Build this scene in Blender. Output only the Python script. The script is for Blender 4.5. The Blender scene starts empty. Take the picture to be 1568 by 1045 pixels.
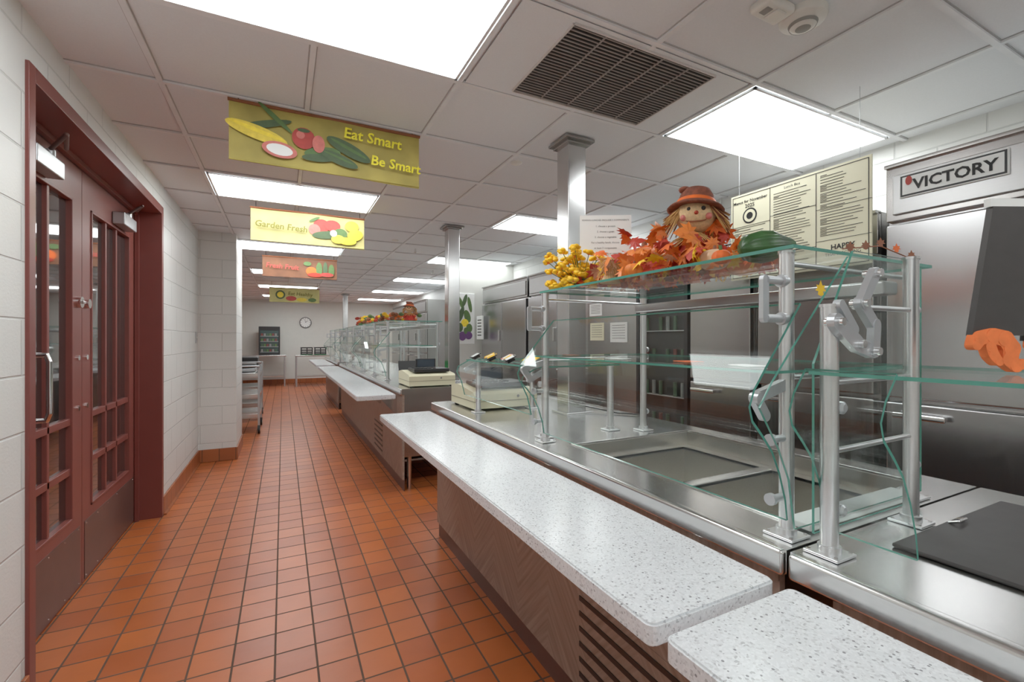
import bpy, bmesh, math, random
from mathutils import Vector, Matrix
random.seed(7)
S=bpy.context.scene
try:
    S.view_settings.view_transform='Standard'
    S.view_settings.look='None'
    S.view_settings.gamma=1.18
except Exception: pass

# ---------------------------------------------------------------- materials
def lin(r,g,b):
    f=lambda c:((c/255)/12.92 if c/255<=0.04045 else ((c/255+0.055)/1.055)**2.4)
    return (f(r),f(g),f(b),1)
def newmat(n):
    m=bpy.data.materials.new(n); m.use_nodes=True
    return m,m.node_tree.nodes,m.node_tree.links,m.node_tree.nodes['Principled BSDF']
def M(n,col,rough=.5,metal=0,var=0.06,vscale=8,coat=0,stretch=(1,1,1)):
    m,N,L,p=newmat(n)
    p.inputs['Roughness'].default_value=rough; p.inputs['Metallic'].default_value=metal
    p.inputs['Coat Weight'].default_value=coat
    g=N.new('ShaderNodeNewGeometry'); mp=N.new('ShaderNodeMapping'); mp.inputs['Scale'].default_value=stretch
    t=N.new('ShaderNodeTexNoise'); t.inputs['Scale'].default_value=vscale; t.inputs['Detail'].default_value=3
    L.new(g.outputs['Position'],mp.inputs[0]); L.new(mp.outputs[0],t.inputs[0])
    r=N.new('ShaderNodeValToRGB')
    r.color_ramp.elements[0].position=.3; r.color_ramp.elements[1].position=.7
    r.color_ramp.elements[0].color=tuple(c*(1-var) for c in col[:3])+(1,)
    r.color_ramp.elements[1].color=tuple(min(1,c*(1+var)) for c in col[:3])+(1,)
    L.new(t.outputs['Fac'],r.inputs[0]); L.new(r.outputs[0],p.inputs['Base Color'])
    return m
def steel(n,col,rough,stretch,amp=.03):
    m=M(n,col,rough,1,.02,260,0,stretch)
    N=m.node_tree.nodes;L=m.node_tree.links;p=N['Principled BSDF']
    t=[x for x in N if x.type=='TEX_NOISE'][0]
    mr=N.new('ShaderNodeMapRange'); mr.inputs['To Min'].default_value=rough-amp/2; mr.inputs['To Max'].default_value=rough+amp/2
    L.new(t.outputs['Fac'],mr.inputs[0]); L.new(mr.outputs[0],p.inputs['Roughness'])
    return m
def emis(n,col,s):
    m,N,L,p=newmat(n); p.inputs['Base Color'].default_value=col
    p.inputs['Emission Color'].default_value=col; p.inputs['Emission Strength'].default_value=s
    return m
def coords(N,L,ax):
    g=N.new('ShaderNodeNewGeometry'); s=N.new('ShaderNodeSeparateXYZ'); c=N.new('ShaderNodeCombineXYZ')
    L.new(g.outputs['Position'],s.inputs[0])
    L.new(s.outputs[ax[0]],c.inputs[0]); L.new(s.outputs[ax[1]],c.inputs[1])
    return c
def brickmat(n,ax,w,h,off,c1,c2,mc,mort,rough,bump,smooth=.1,shift=(0,0,0),mrough=None,mottle=0):
    m,N,L,p=newmat(n)
    c=coords(N,L,ax); mp=N.new('ShaderNodeMapping'); mp.inputs['Location'].default_value=shift
    L.new(c.outputs[0],mp.inputs[0])
    b=N.new('ShaderNodeTexBrick'); b.offset=off; b.squash=1
    b.inputs['Scale'].default_value=1; b.inputs['Brick Width'].default_value=w; b.inputs['Row Height'].default_value=h
    b.inputs['Mortar Size'].default_value=mort; b.inputs['Mortar Smooth'].default_value=smooth
    b.inputs['Color1'].default_value=c1;b.inputs['Color2'].default_value=c2;b.inputs['Mortar'].default_value=mc
    b.inputs['Bias'].default_value=0
    L.new(mp.outputs[0],b.inputs[0])
    if mottle:
        t=N.new('ShaderNodeTexNoise'); t.inputs['Scale'].default_value=5; t.inputs['Detail'].default_value=6
        L.new(mp.outputs[0],t.inputs[0])
        q=N.new('ShaderNodeMapRange'); q.inputs['From Min'].default_value=.3; q.inputs['From Max'].default_value=.7
        q.inputs['To Min'].default_value=1-mottle; q.inputs['To Max'].default_value=1+mottle; L.new(t.outputs['Fac'],q.inputs[0])
        vm=N.new('ShaderNodeVectorMath'); vm.operation='SCALE'; L.new(b.outputs['Color'],vm.inputs[0]); L.new(q.outputs[0],vm.inputs['Scale'])
        L.new(vm.outputs[0],p.inputs['Base Color'])
    else: L.new(b.outputs['Color'],p.inputs['Base Color'])
    bp=N.new('ShaderNodeBump'); bp.inputs['Strength'].default_value=bump; bp.inputs['Distance'].default_value=.004; bp.invert=True
    t2=N.new('ShaderNodeTexNoise'); t2.inputs['Scale'].default_value=90 if rough>.4 else 25
    L.new(mp.outputs[0],t2.inputs[0])
    ma=N.new('ShaderNodeMath'); ma.operation='MULTIPLY_ADD'; ma.inputs[1].default_value=.25
    L.new(t2.outputs['Fac'],ma.inputs[0]); L.new(b.outputs['Fac'],ma.inputs[2])
    L.new(ma.outputs[0],bp.inputs['Height']); L.new(bp.outputs[0],p.inputs['Normal'])
    mr=N.new('ShaderNodeMapRange'); mr.inputs['To Min'].default_value=rough; mr.inputs['To Max'].default_value=mrough or rough
    L.new(b.outputs['Fac'],mr.inputs[0]); L.new(mr.outputs[0],p.inputs['Roughness'])
    return m
WH=lin(219,220,217)
cmuY=brickmat('painted_block_y',('Y','Z'),.405,.2032,.5,WH,lin(216,217,214),lin(202,203,200),.005,.45,.8,.6)
cmuX=brickmat('painted_block_x',('X','Z'),.405,.2032,.5,WH,lin(216,217,214),lin(202,203,200),.005,.45,.8,.6)
wallW=M('painted_wall',lin(214,215,209),.6,0,.02)
TP=.158
floorM=brickmat('quarry_tile',('X','Y'),TP,TP,0,lin(192,100,46),lin(168,82,38),lin(84,60,46),.0045,.31,.5,.2,(0.03,0.02,0),.8,.08)
baseY=brickmat('quarry_base_y',('Y','Z'),TP,.2,0,lin(166,92,52),lin(152,82,46),lin(90,60,44),.004,.35,.4,.2)
baseX=brickmat('quarry_base_x',('X','Z'),TP,.2,0,lin(166,92,52),lin(152,82,46),lin(90,60,44),.004,.35,.4,.2)
ceilM=M('ceiling_tile_mat',lin(226,228,230),.9,0,.02,160)
gridM=M('tbar_white',lin(228,229,230),.5)
redM=M('maroon_paint',lin(118,58,52),.36,0,.04)
redD=M('maroon_door_paint',lin(124,64,57),.4,0,.06)
kickM=M('kick_plate_bronze',lin(100,74,68),.35,.3,.08)
doorglass=M('dark_door_glass',lin(40,38,38),.04,0,.1,2,1)
ssH=steel('stainless_counter',(.70,.70,.69,1),.22,(1,.06,1))
ssV=steel('stainless_fridge',(.48,.48,.485,1),.24,(1,1,.03))
ssC=steel('stainless_column',(.60,.60,.60,1),.22,(1,1,.03))
ssW=steel('stainless_well',(.66,.63,.58,1),.28,(1,1,1))
ssD=steel('stainless_dark',(.38,.365,.355,1),.26,(1,1,.03))
hdrM=steel('stainless_header',(.48,.48,.48,1),.33,(1,.03,1))
alu=M('brushed_aluminium',(.76,.77,.78,1),.30,1,.03,30)
alup=M('satin_bracket',lin(190,193,196),.33,.6,.03,30)
chrome=M('chrome',(.8,.8,.8,1),.12,1,.01)
blk=M('black_plastic',lin(30,30,32),.4,0,.05)
blkmat=M('black_mat',lin(56,53,52),.5,0,.1,30)
dark=M('dark_void',lin(34,32,31),.7)
rubber=M('rubber',lin(30,30,30),.7)
paper=M('paper_white',lin(240,242,240),.6,0,.01)
cream=M('menu_cream',lin(232,228,198),.6,0,.01)
ink=M('ink_black',lin(25,25,25),.6)
beige=M('register_beige',lin(214,208,176),.45,0,.02)
seamM=M('register_seam',lin(120,114,96),.6); scrM=M('register_screen',lin(60,70,80),.1)
polyw=M('white_poly',lin(235,238,236),.5,0,.01)
devW=M('device_white',lin(224,222,214),.4)
grilM=M('detector_grille',lin(140,138,132),.5)
green=M('green_plastic',lin(30,130,60),.4)
ventM=M('vent_dark',lin(22,18,16),.7)
slatM=M('vent_slat',lin(150,142,136),.5)
barM=M('vent_bar',lin(215,210,205),.5)
lightP=emis('led_panel',(.96,1,1,1),9.5)
def col(n,r,g,b,rough=.6,var=.12,sc=40): return M(n,lin(r,g,b),rough,0,var,sc)
oran=col('leaf_orange',230,98,26); redl=col('leaf_red',180,46,26); yell=col('flower_yellow',248,192,20)
brn=col('leaf_brown',136,74,40); burl=col('burlap',220,184,136,.9,.15,120); straw=col('straw',196,148,86,.9)
hatM=col('hat_felt',120,62,42,.9,.4,60); pump=col('pumpkin_orange',230,120,40,.5); pumpP=col('pumpkin_cream',232,190,152,.5)
gourd=col('gourd_green',44,84,36,.4,.5,18); plaid=col('shirt_red',176,44,30,.9,.4,60); leafg=col('leaf_green',80,110,56)
can_r=col('can_red',110,50,46); can_g=col('can_green',60,86,62); can_w=col('can_grey',130,130,128)
ygr=col('banner_gold',172,156,76,.7,.22,5); bcr=col('banner_cream',200,192,122,.7,.16,5); borg=col('banner_brown',116,72,46,.7,.25,5)
tom=col('veg_red',176,58,50); radi=col('veg_pink',206,110,100); corn=col('veg_corn',230,202,64); zuc=col('veg_green',66,88,54); lemn=col('veg_lemon',244,216,56)
purp=col('veg_purple',100,60,116)
txty=col('text_yellow',240,226,40); txtg=col('text_olive',112,106,20)
orangeS=col('orange_felt',240,116,56,.8)
def glassmat():
    m=bpy.data.materials.new('clear_glass'); m.use_nodes=True; N=m.node_tree.nodes; L=m.node_tree.links; N.clear()
    o=N.new('ShaderNodeOutputMaterial'); mx=N.new('ShaderNodeMixShader')
    g0=N.new('ShaderNodeNewGeometry'); dt=N.new('ShaderNodeVectorMath'); dt.operation='DOT_PRODUCT'
    L.new(g0.outputs['Normal'],dt.inputs[0]); L.new(g0.outputs['Incoming'],dt.inputs[1])
    def mth(op,a,b=None):
        x=N.new('ShaderNodeMath'); x.operation=op
        for i,q in enumerate((a,b)):
            if q is None: continue
            if isinstance(q,(int,float)): x.inputs[i].default_value=q
            else: L.new(q,x.inputs[i])
        return x.outputs[0]
    c=mth('ABSOLUTE',dt.outputs['Value']); p=mth('POWER',mth('SUBTRACT',1,c),5); f=mth('ADD',mth('MULTIPLY',p,.5),.02)
    t=N.new('ShaderNodeBsdfTransparent'); t.inputs[0].default_value=(.975,.99,.985,1)
    g=N.new('ShaderNodeBsdfGlossy'); g.inputs['Roughness'].default_value=.0; g.inputs[0].default_value=(.9,.95,.93,1)
    L.new(f,mx.inputs[0]);L.new(t.outputs[0],mx.inputs[1]);L.new(g.outputs[0],mx.inputs[2]);L.new(mx.outputs[0],o.inputs[0])
    return m
glass=glassmat()
gedge=M('glass_green_edge',lin(74,140,124),.15,0,.05,5)
def quartz():
    m,N,L,p=newmat('quartz_speckled')
    g=N.new('ShaderNodeNewGeometry')
    v=N.new('ShaderNodeTexVoronoi'); v.inputs['Scale'].default_value=260
    L.new(g.outputs['Position'],v.inputs[0])
    s=N.new('ShaderNodeSeparateColor'); L.new(v.outputs['Color'],s.inputs[0])
    r=N.new('ShaderNodeValToRGB'); r.color_ramp.interpolation='CONSTANT'
    e=r.color_ramp.elements; e[0].position=0; e[0].color=lin(184,186,190); e[1].position=.05; e[1].color=lin(208,210,213)
    a=e.new(.17); a.color=lin(222,225,228); a=e.new(.7); a.color=lin(230,233,236)
    L.new(s.outputs[0],r.inputs[0])
    v2=N.new('ShaderNodeTexVoronoi'); v2.inputs['Scale'].default_value=110
    L.new(g.outputs['Position'],v2.inputs[0])
    s2=N.new('ShaderNodeSeparateColor'); L.new(v2.outputs['Color'],s2.inputs[0])
    lt=N.new('ShaderNodeMath'); lt.operation='LESS_THAN'; lt.inputs[1].default_value=.16; L.new(s2.outputs[1],lt.inputs[0])
    lt2=N.new('ShaderNodeMath'); lt2.operation='LESS_THAN'; lt2.inputs[1].default_value=.26; L.new(v2.outputs['Distance'],lt2.inputs[0])
    mu=N.new('ShaderNodeMath'); mu.operation='MULTIPLY'; L.new(lt.outputs[0],mu.inputs[0]); L.new(lt2.outputs[0],mu.inputs[1])
    mx=N.new('ShaderNodeMix'); mx.data_type='RGBA'; L.new(mu.outputs[0],mx.inputs[0]); L.new(r.outputs[0],mx.inputs[6]); mx.inputs[7].default_value=lin(140,140,144)
    L.new(mx.outputs[2],p.inputs['Base Color']); p.inputs['Roughness'].default_value=.2
    return m
quartzM=quartz()
def wood(n,diag=True):
    m,N,L,p=newmat(n)
    g=N.new('ShaderNodeNewGeometry'); s=N.new('ShaderNodeSeparateXYZ'); L.new(g.outputs['Position'],s.inputs[0])
    def mth(op,a,b=None):
        x=N.new('ShaderNodeMath'); x.operation=op
        for i,q in enumerate((a,b)):
            if q is None: continue
            if isinstance(q,(int,float)): x.inputs[i].default_value=q
            else: L.new(q,x.inputs[i])
        return x.outputs[0]
    if diag:
        yy=mth('PINGPONG',s.outputs['Y'],.26)
        zz=mth('ADD',s.outputs['Z'],mth('MULTIPLY',yy,1.1))
        blk_=mth('FLOOR',mth('DIVIDE',zz,.13))
        c=N.new('ShaderNodeCombineXYZ'); L.new(mth('MULTIPLY',zz,45),c.inputs[0]); L.new(mth('MULTIPLY',yy,4),c.inputs[1]); L.new(mth('MULTIPLY',blk_,3.7),c.inputs[2])
    else:
        c=N.new('ShaderNodeCombineXYZ'); L.new(mth('MULTIPLY',s.outputs['Y'],90),c.inputs[0]); L.new(mth('MULTIPLY',s.outputs['Z'],3),c.inputs[1])
    t=N.new('ShaderNodeTexNoise'); t.inputs['Scale'].default_value=1; t.inputs['Detail'].default_value=4
    L.new(c.outputs[0],t.inputs[0])
    r=N.new('ShaderNodeValToRGB'); r.color_ramp.elements[0].position=.28; r.color_ramp.elements[1].position=.75
    r.color_ramp.elements[0].color=lin(130,112,100); r.color_ramp.elements[1].color=lin(166,149,136)
    L.new(t.outputs['Fac'],r.inputs[0]); L.new(r.outputs[0],p.inputs['Base Color']); p.inputs['Roughness'].default_value=.4
    return m
woodD=wood('walnut_chevron'); woodS=wood('walnut_straight',False)

# ---------------------------------------------------------------- builder
class B:
    def __init__(s,name): s.name=name; s.V=[]; s.F=[]; s.mats=[]; s.FM=[]; s.FS=[]
    def mi(s,m):
        if m not in s.mats: s.mats.append(m)
        return s.mats.index(m)
    def add(s,vs,fs,m,smooth=False):
        o=len(s.V); s.V+= [tuple(v) for v in vs]
        k=s.mi(m)
        for f in fs: s.F.append([o+i for i in f]); s.FM.append(k); s.FS.append(smooth)
        return s
    def box(s,x0,x1,y0,y1,z0,z1,m,bev=0,mat4=None,seg=2):
        bm=bmesh.new(); bmesh.ops.create_cube(bm,size=1)
        for v in bm.verts: v.co=Vector(((x0+x1)/2+v.co.x*(x1-x0),(y0+y1)/2+v.co.y*(y1-y0),(z0+z1)/2+v.co.z*(z1-z0)))
        if bev: bmesh.ops.bevel(bm,geom=bm.edges[:],offset=bev,segments=seg,affect='EDGES',profile=.5)
        if mat4: bmesh.ops.transform(bm,matrix=mat4,verts=bm.verts[:])
        bm.verts.index_update()
        s.add([v.co.copy() for v in bm.verts],[[v.index for v in f.verts] for f in bm.faces],m,bool(bev))
        bm.free(); return s
    def cyl(s,p0,p1,r0,m,r1=None,n=20):
        p0=Vector(p0);p1=Vector(p1); r1=r0 if r1 is None else r1
        d=(p1-p0).normalized(); a=d.orthogonal().normalized(); b=d.cross(a)
        ring=lambda p,r:[p+(a*math.cos(2*math.pi*i/n)+b*math.sin(2*math.pi*i/n))*r for i in range(n)]
        vs=ring(p0,r0)+ring(p1,r1)
        s.add(vs,[[i,(i+1)%n,n+(i+1)%n,n+i] for i in range(n)],m,True)
        s.add(vs,[list(range(n))[::-1],list(range(n,2*n))],m,False)
        return s
    def tube(s,pts,r,m,n=12):
        for a,b in zip(pts,pts[1:]): s.cyl(a,b,r,m,n=n)
        for p in pts[1:-1]: s.ball(p,(r,r,r),m,n,6)
        return s
    def ball(s,c,r,m,n=20,k=12,rib=0,ribn=8,rot=None):
        vs=[];fs=[]
        for j in range(k+1):
            th=math.pi*j/k
            for i in range(n):
                ph=2*math.pi*i/n; rr=math.sin(th)*(1-rib*(0.5-0.5*math.cos(ribn*ph)))
                v=Vector((r[0]*rr*math.cos(ph),r[1]*rr*math.sin(ph),r[2]*math.cos(th)*(1-(.25*(1-math.sin(th))**2 if rib else 0))))
                if rot: v=rot@v
                vs.append(Vector(c)+v)
        for j in range(k):
            for i in range(n): fs.append([j*n+i,(j+1)*n+i,(j+1)*n+(i+1)%n,j*n+(i+1)%n])
        s.add(vs,fs,m,True); return s
    def lathe(s,c,prof,m,n=24,rot=None,rib=0,ribn=8):
        vs=[];fs=[]
        for (r,z) in prof:
            for i in range(n):
                ph=2*math.pi*i/n; q=r*(1-rib*(.5-.5*math.cos(ribn*ph)))
                v=Vector((q*math.cos(ph),q*math.sin(ph),z))
                if rot: v=rot@v
                vs.append(Vector(c)+v)
        for j in range(len(prof)-1):
            for i in range(n): fs.append([j*n+i,j*n+(i+1)%n,(j+1)*n+(i+1)%n,(j+1)*n+i])
        s.add(vs,fs,m,True); return s
    def extr(s,prof,ax,a0,a1,m,mside=None,smooth=False):
        def P(p,a):
            return {'y':(p[0],a,p[1]),'x':(a,p[0],p[1]),'z':(p[0],p[1],a)}[ax]
        n=len(prof); vs=[P(p,a0) for p in prof]+[P(p,a1) for p in prof]
        s.add(vs,[list(range(n)),list(range(n,2*n))[::-1]],m)
        s.add(vs,[[i,(i+1)%n,n+(i+1)%n,n+i] for i in range(n)],mside or m,smooth); return s
    def sheet(s,prof,t,y0,y1):
        n=len(prof); L=[];R=[]
        for i,p in enumerate(prof):
            a=Vector(prof[max(0,i-1)]);b=Vector(prof[min(n-1,i+1)]); d=(b-a).normalized(); q=Vector((-d.y,d.x))*t/2
            L.append(Vector(p)+q);R.append(Vector(p)-q)
        vs=[(p.x,y0,p.y) for p in L]+[(p.x,y1,p.y) for p in L]+[(p.x,y0,p.y) for p in R]+[(p.x,y1,p.y) for p in R]
        g=[];e=[]
        for i in range(n-1):
            g.append([i,i+1,n+i+1,n+i]); g.append([2*n+i,3*n+i,3*n+i+1,2*n+i+1])
            e.append([i,2*n+i,2*n+i+1,i+1]); e.append([n+i,n+i+1,3*n+i+1,3*n+i])
        e.append([0,n,3*n,2*n]); e.append([n-1,2*n-1,4*n-1,3*n-1])
        s.add(vs,g,glass,False); s.add(vs,e,gedge); return s
    def gslab(s,x0,x1,y0,y1,z0,z1):
        d=[x1-x0,y1-y0,z1-z0]; k=d.index(min(d))
        vs=[(x,y,z) for x in (x0,x1) for y in (y0,y1) for z in (z0,z1)]
        fx=[[0,1,3,2],[4,6,7,5]];fy=[[0,4,5,1],[2,3,7,6]];fz=[[0,2,6,4],[1,5,7,3]]
        for i,f in enumerate((fx,fy,fz)): s.add(vs,f,glass if i==k else gedge)
        return s
    def stad(s,p0,p1,r,y0,y1,m):
        p0=Vector(p0);p1=Vector(p1); a=math.atan2(p1.y-p0.y,p1.x-p0.x); pr=[]
        for i in range(9): t=a+math.pi/2+math.pi*i/8; pr.append((p0.x+r*math.cos(t),p0.y+r*math.sin(t)))
        for i in range(9): t=a-math.pi/2+math.pi*i/8; pr.append((p1.x+r*math.cos(t),p1.y+r*math.sin(t)))
        return s.extr(pr,'y',y0,y1,m)
    def text(s,st,o,R,U,size,m,align='LEFT',bold=0):
        cu=bpy.data.curves.new('t','FONT'); cu.body=st; cu.size=size; cu.align_x=align; cu.resolution_u=2; cu.offset=bold
        ob=bpy.data.objects.new('t',cu); S.collection.objects.link(ob); bpy.context.view_layer.update()
        me=ob.to_mesh(); o=Vector(o);R=Vector(R);U=Vector(U)
        s.add([o+R*v.co.x+U*v.co.y for v in me.vertices],[list(p.vertices) for p in me.polygons],m)
        ob.to_mesh_clear(); bpy.data.objects.remove(ob); bpy.data.curves.remove(cu); return s
    def flat(s,pts,o,R,U,m):
        o=Vector(o);R=Vector(R);U=Vector(U)
        s.add([o+R*a+U*b for a,b in pts],[list(range(len(pts)))],m); return s
    def ell(s,c,rx,ry,o,R,U,m,ang=0,n=20):
        ca,sa=math.cos(ang),math.sin(ang)
        return s.flat([(c[0]+rx*math.cos(t)*ca-ry*math.sin(t)*sa,c[1]+rx*math.cos(t)*sa+ry*math.sin(t)*ca) for t in [2*math.pi*i/n for i in range(n)]],o,R,U,m)
    def done(s,fixn=True):
        V=s.V; lo=[min(v[i] for v in V) for i in range(3)]; hi=[max(v[i] for v in V) for i in range(3)]
        o=Vector(((lo[0]+hi[0])/2,(lo[1]+hi[1])/2,lo[2]))
        me=bpy.data.meshes.new(s.name); me.from_pydata([Vector(v)-o for v in V],[],s.F)
        for m in s.mats: me.materials.append(m)
        for p,k,sm in zip(me.polygons,s.FM,s.FS): p.material_index=k; p.use_smooth=sm
        me.update()
        ob=bpy.data.objects.new(s.name,me); ob.location=o; S.collection.objects.link(ob)
        try:
            md=ob.modifiers.new('w','WEIGHTED_NORMAL'); md.keep_sharp=True
        except Exception: pass
        return ob

# ---------------------------------------------------------------- room shell
CH=2.54; LW=-.83; RW=3.3; Y0=-2.4; YF=15.5
def simple(name,x0,x1,y0,y1,z0,z1,m): b=B(name); b.box(x0,x1,y0,y1,z0,z1,m); return b.done()
simple('floor',-3.1,RW+.15,Y0-.15,YF+.15,-.1,0,floorM)
simple('ceiling',-3.1,RW+.15,Y0-.15,YF+.15,CH,CH+.1,ceilM)
b=B('wall_left')
b.box(LW-.2,LW,Y0,2.25,0,CH,cmuY); b.box(LW-.2,LW,4.32,5.97,0,CH,cmuY); b.box(LW-.2,LW,2.25,4.32,2.36,CH,cmuY)
b.box(-2.9,-.47,5.97,6.75,0,CH,cmuX)
b.done()
simple('wall_alcove',-3.05,-2.9,6.75,YF,0,CH,cmuY)
simple('wall_right',RW,RW+.15,Y0,YF,0,CH,cmuY)
simple('wall_far',-3.1,RW+.15,YF,YF+.15,0,CH,wallW)
simple('wall_back',-3.1,RW+.15,Y0-.15,Y0,0,CH,wallW)
simple('wall_vestibule',-2.2,-2.1,1.9,4.6,0,CH,dark)
b=B('baseboard_left')
b.box(LW,LW+.014,4.32,5.97,0,.14,baseY,.004); b.box(LW+.012,LW+.03,4.32,5.97,0,.012,baseY)
b.box(LW,LW+.014,Y0,2.25,0,.14,baseY,.004)
b.done()
b=B('baseboard_pilaster'); b.box(LW+.014,-.456,5.956,5.97,0,.14,baseX,.004); b.box(-.47,-.456,5.97,6.75,0,.14,baseY,.004); b.done()
simple('baseboard_far',-2.9,RW,YF-.014,YF,0,.14,baseX)
b=B('wall_switch'); b.box(LW,LW+.006,5.80,5.87,1.31,1.43,alup,.002); b.box(LW+.006,LW+.014,5.83,5.84,1.36,1.38,devW,.002); b.done()

# ceiling grid
gx=[.11+.6125*k for k in range(-5,6)]; gy=[1.365+.61*k for k in range(-6,24)]
shadM=M('tbar_painted_shadow',lin(176,175,174),.8)  # grey strips paint the shadow line along both sides of each T-bar
b=B('ceiling_grid')
for x in gx: b.box(x-.016,x+.016,Y0,YF,CH-.003,CH,shadM); b.box(x-.011,x+.011,Y0,YF,CH-.011,CH-.003,gridM)
for y in gy: b.box(-2.9,RW,y-.016,y+.016,CH-.0035,CH,shadM); b.box(-2.9,RW,y-.011,y+.011,CH-.012,CH-.003,gridM)
b.done()
rows=[1.365+2.44*k for k in range(-1,6)]
for y in rows:
    for x in (-.5025,1.9475):
        b=B('ceiling_light_panel'); 
        x0,x1,y0,y1=x+.02,x+1.205,y+.02,y+.59
        b.box(x0,x1,y0,y0+.012,CH-.018,CH-.008,gridM); b.box(x0,x1,y1-.012,y1,CH-.018,CH-.008,gridM)
        b.box(x0,x0+.012,y0,y1,CH-.018,CH-.008,gridM); b.box(x1-.012,x1,y0,y1,CH-.018,CH-.008,gridM)
        b.box(x0+.012,x1-.012,y0+.012,y1-.012,CH-.016,CH-.008,lightP)
        b.done()
b=B('ceiling_vent')
vx0,vx1,vy0,vy1=.97,1.725,1.41,1.92
b.box(.745,1.92,1.385,1.96,CH-.010,CH-.007,ceilM)
b.box(vx0,vx1,vy0,vy1,CH-.012,CH-.010,ventM)
n=26
for i in range(n):
    y=vy0+(i+.5)*(vy1-vy0)/n
    b.box(vx0,vx1,y-.0022,y+.0022,CH-.0165,CH-.0125,slatM)
for i in range(6):
    x=vx0+i*(vx1-vx0)/5
    b.box(x-.0025,x+.0025,vy0,vy1,CH-.0175,CH-.012,slatM)
for (a,c,d,e) in ((vx0-.006,vx0,vy0,vy1),(vx1,vx1+.006,vy0,vy1),(vx0,vx1,vy0-.006,vy0),(vx0,vx1,vy1,vy1+.006)): b.box(a,c,d,e,CH-.018,CH-.010,barM)
b.done()
b=B('smoke_detector'); c=(1.70,1.01,CH)
b.lathe(c,[(0,-.052),(.03,-.052),(.042,-.046),(.05,-.03),(.072,-.028),(.078,-.018),(.078,0)],devW,32)
b.lathe(c,[(0,-.0535),(.024,-.053),(.026,-.051)],grilM,24)
b.lathe(c,[(.0435,-.0462),(.046,-.0415),(.048,-.036)],grilM,24)
b.done()
b=B('exit_sounder'); b.box(1.48,1.62,.985,1.07,CH-.035,CH,devW,.012,seg=3); b.box(1.54,1.59,1.0,1.055,CH-.042,CH-.033,devW,.004); b.box(1.50,1.53,1.01,1.045,CH-.037,CH-.033,grilM,.002); b.done()
for p in ((1.40,2.72),(1.2,5.5)):
    b=B('sprinkler_cap'); b.lathe((p[0],p[1],CH),[(0,-.012),(.03,-.012),(.04,-.004),(.04,0)],devW,24); b.done()
for p in ((1.55,5.9),(2.3,7.6)):
    b=B('sprinkler_head'); b.cyl((p[0],p[1],CH-.05),(p[0],p[1],CH),.012,chrome); b.lathe((p[0],p[1],CH),[(0,-.055),(.03,-.052),(.0,-.05)],chrome,16); b.done()

# ---------------------------------------------------------------- double door
b=B('door_frame_trim')
fx=LW+.012
b.box(-1.03,fx,4.27,4.32,0,2.36,redM,.003); b.box(-1.03,fx,2.25,2.30,0,2.36,redM,.003)
b.box(-1.03,fx,2.30,4.27,2.30,2.36,redM,.003)
b.box(-.98,-.955,4.25,4.27,0,2.30,redM); b.box(-.98,-.955,2.30,2.32,0,2.30,redM); b.box(-.98,-.955,2.30,4.27,2.275,2.30,redM)
b.done()
def leaf(y0,y1,left):
    b=B('door_1' if left else 'door_2'); x0,x1=-1.03,-.985
    st=.125
    b.box(x0,x1,y0,y0+st,.01,2.275,redD); b.box(x0,x1,y1-st,y1,.01,2.275,redD)
    b.box(x0,x1,y0+st,y1-st,2.09,2.275,redD); b.box(x0,x1,y0+st,y1-st,.01,.40,redD)
    g0,g1=y0+st,y1-st
    for z in (.66,.92): b.box(x0+.006,x1-.002,g0,g1,z-.018,z+.018,redD,.003)
    m1=(g0+g1)/2
    for mm in (m1-.1,m1+.1): b.box(x0+.006,x1-.002,mm-.012,mm+.012,.40,2.09,redD,.003)
    for (a,c) in ((g0,g0+.015),(g1-.015,g1)): b.box(x0+.01,x1+.006,a,c,.40,2.09,redD,.003)
    for z in (.40,2.075): b.box(x0+.01,x1+.006,g0,g1,z,z+.015,redD,.003)
    b.box(x0+.015,x0+.024,g0,g1,.40,2.09,doorglass)
    b.box(x1,x1+.003,y0+.03,y1-.03,.02,.34,kickM)
    for yy in [y0+.05+i*(y1-y0-.1)/5 for i in range(6)]:
        for zz in (.035,.325): b.cyl((x1+.002,yy,zz),(x1+.0045,yy,zz),.004,chrome,n=8)
    c0=3.78 if not left else 2.60
    b.box(x1,x1+.065,c0,c0+.27,2.10,2.18,alup,.006)
    b.tube([(x1+.035,c0+.2,2.18),(x1+.035,c0+.2,2.215),(x1+.15,c0+.02,2.235),(x1+.06,c0+.3,2.262)],.009,kickM)
    b.cyl((x1+.035,c0+.2,2.175),(x1+.035,c0+.2,2.215),.02,alup)
    if left:
        yy=y1-.055
        b.cyl((x1,yy,1.55),(x1+.02,yy,1.55),.03,chrome); b.box(x1+.02,x1+.03,yy-.02,yy+.02,1.542,1.558,chrome,.002)
        yy2=y0+.42
        b.tube([(x1,yy2,1.28),(x1+.05,yy2,1.28),(x1+.06,yy2,1.25),(x1+.06,yy2,1.02),(x1+.05,yy2,.99),(x1,yy2,.99)],.011,chrome)
    else:
        yy=y0+.055
        b.cyl((x1,yy,1.55),(x1+.018,yy,1.55),.026,chrome)
    for z in (1.25,.98):
        b.cyl((x1,yy,z),(x1+.008,yy,z),.014,chrome)
    b.done()
leaf(2.303,3.283,True); leaf(3.289,4.266,False)

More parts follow.
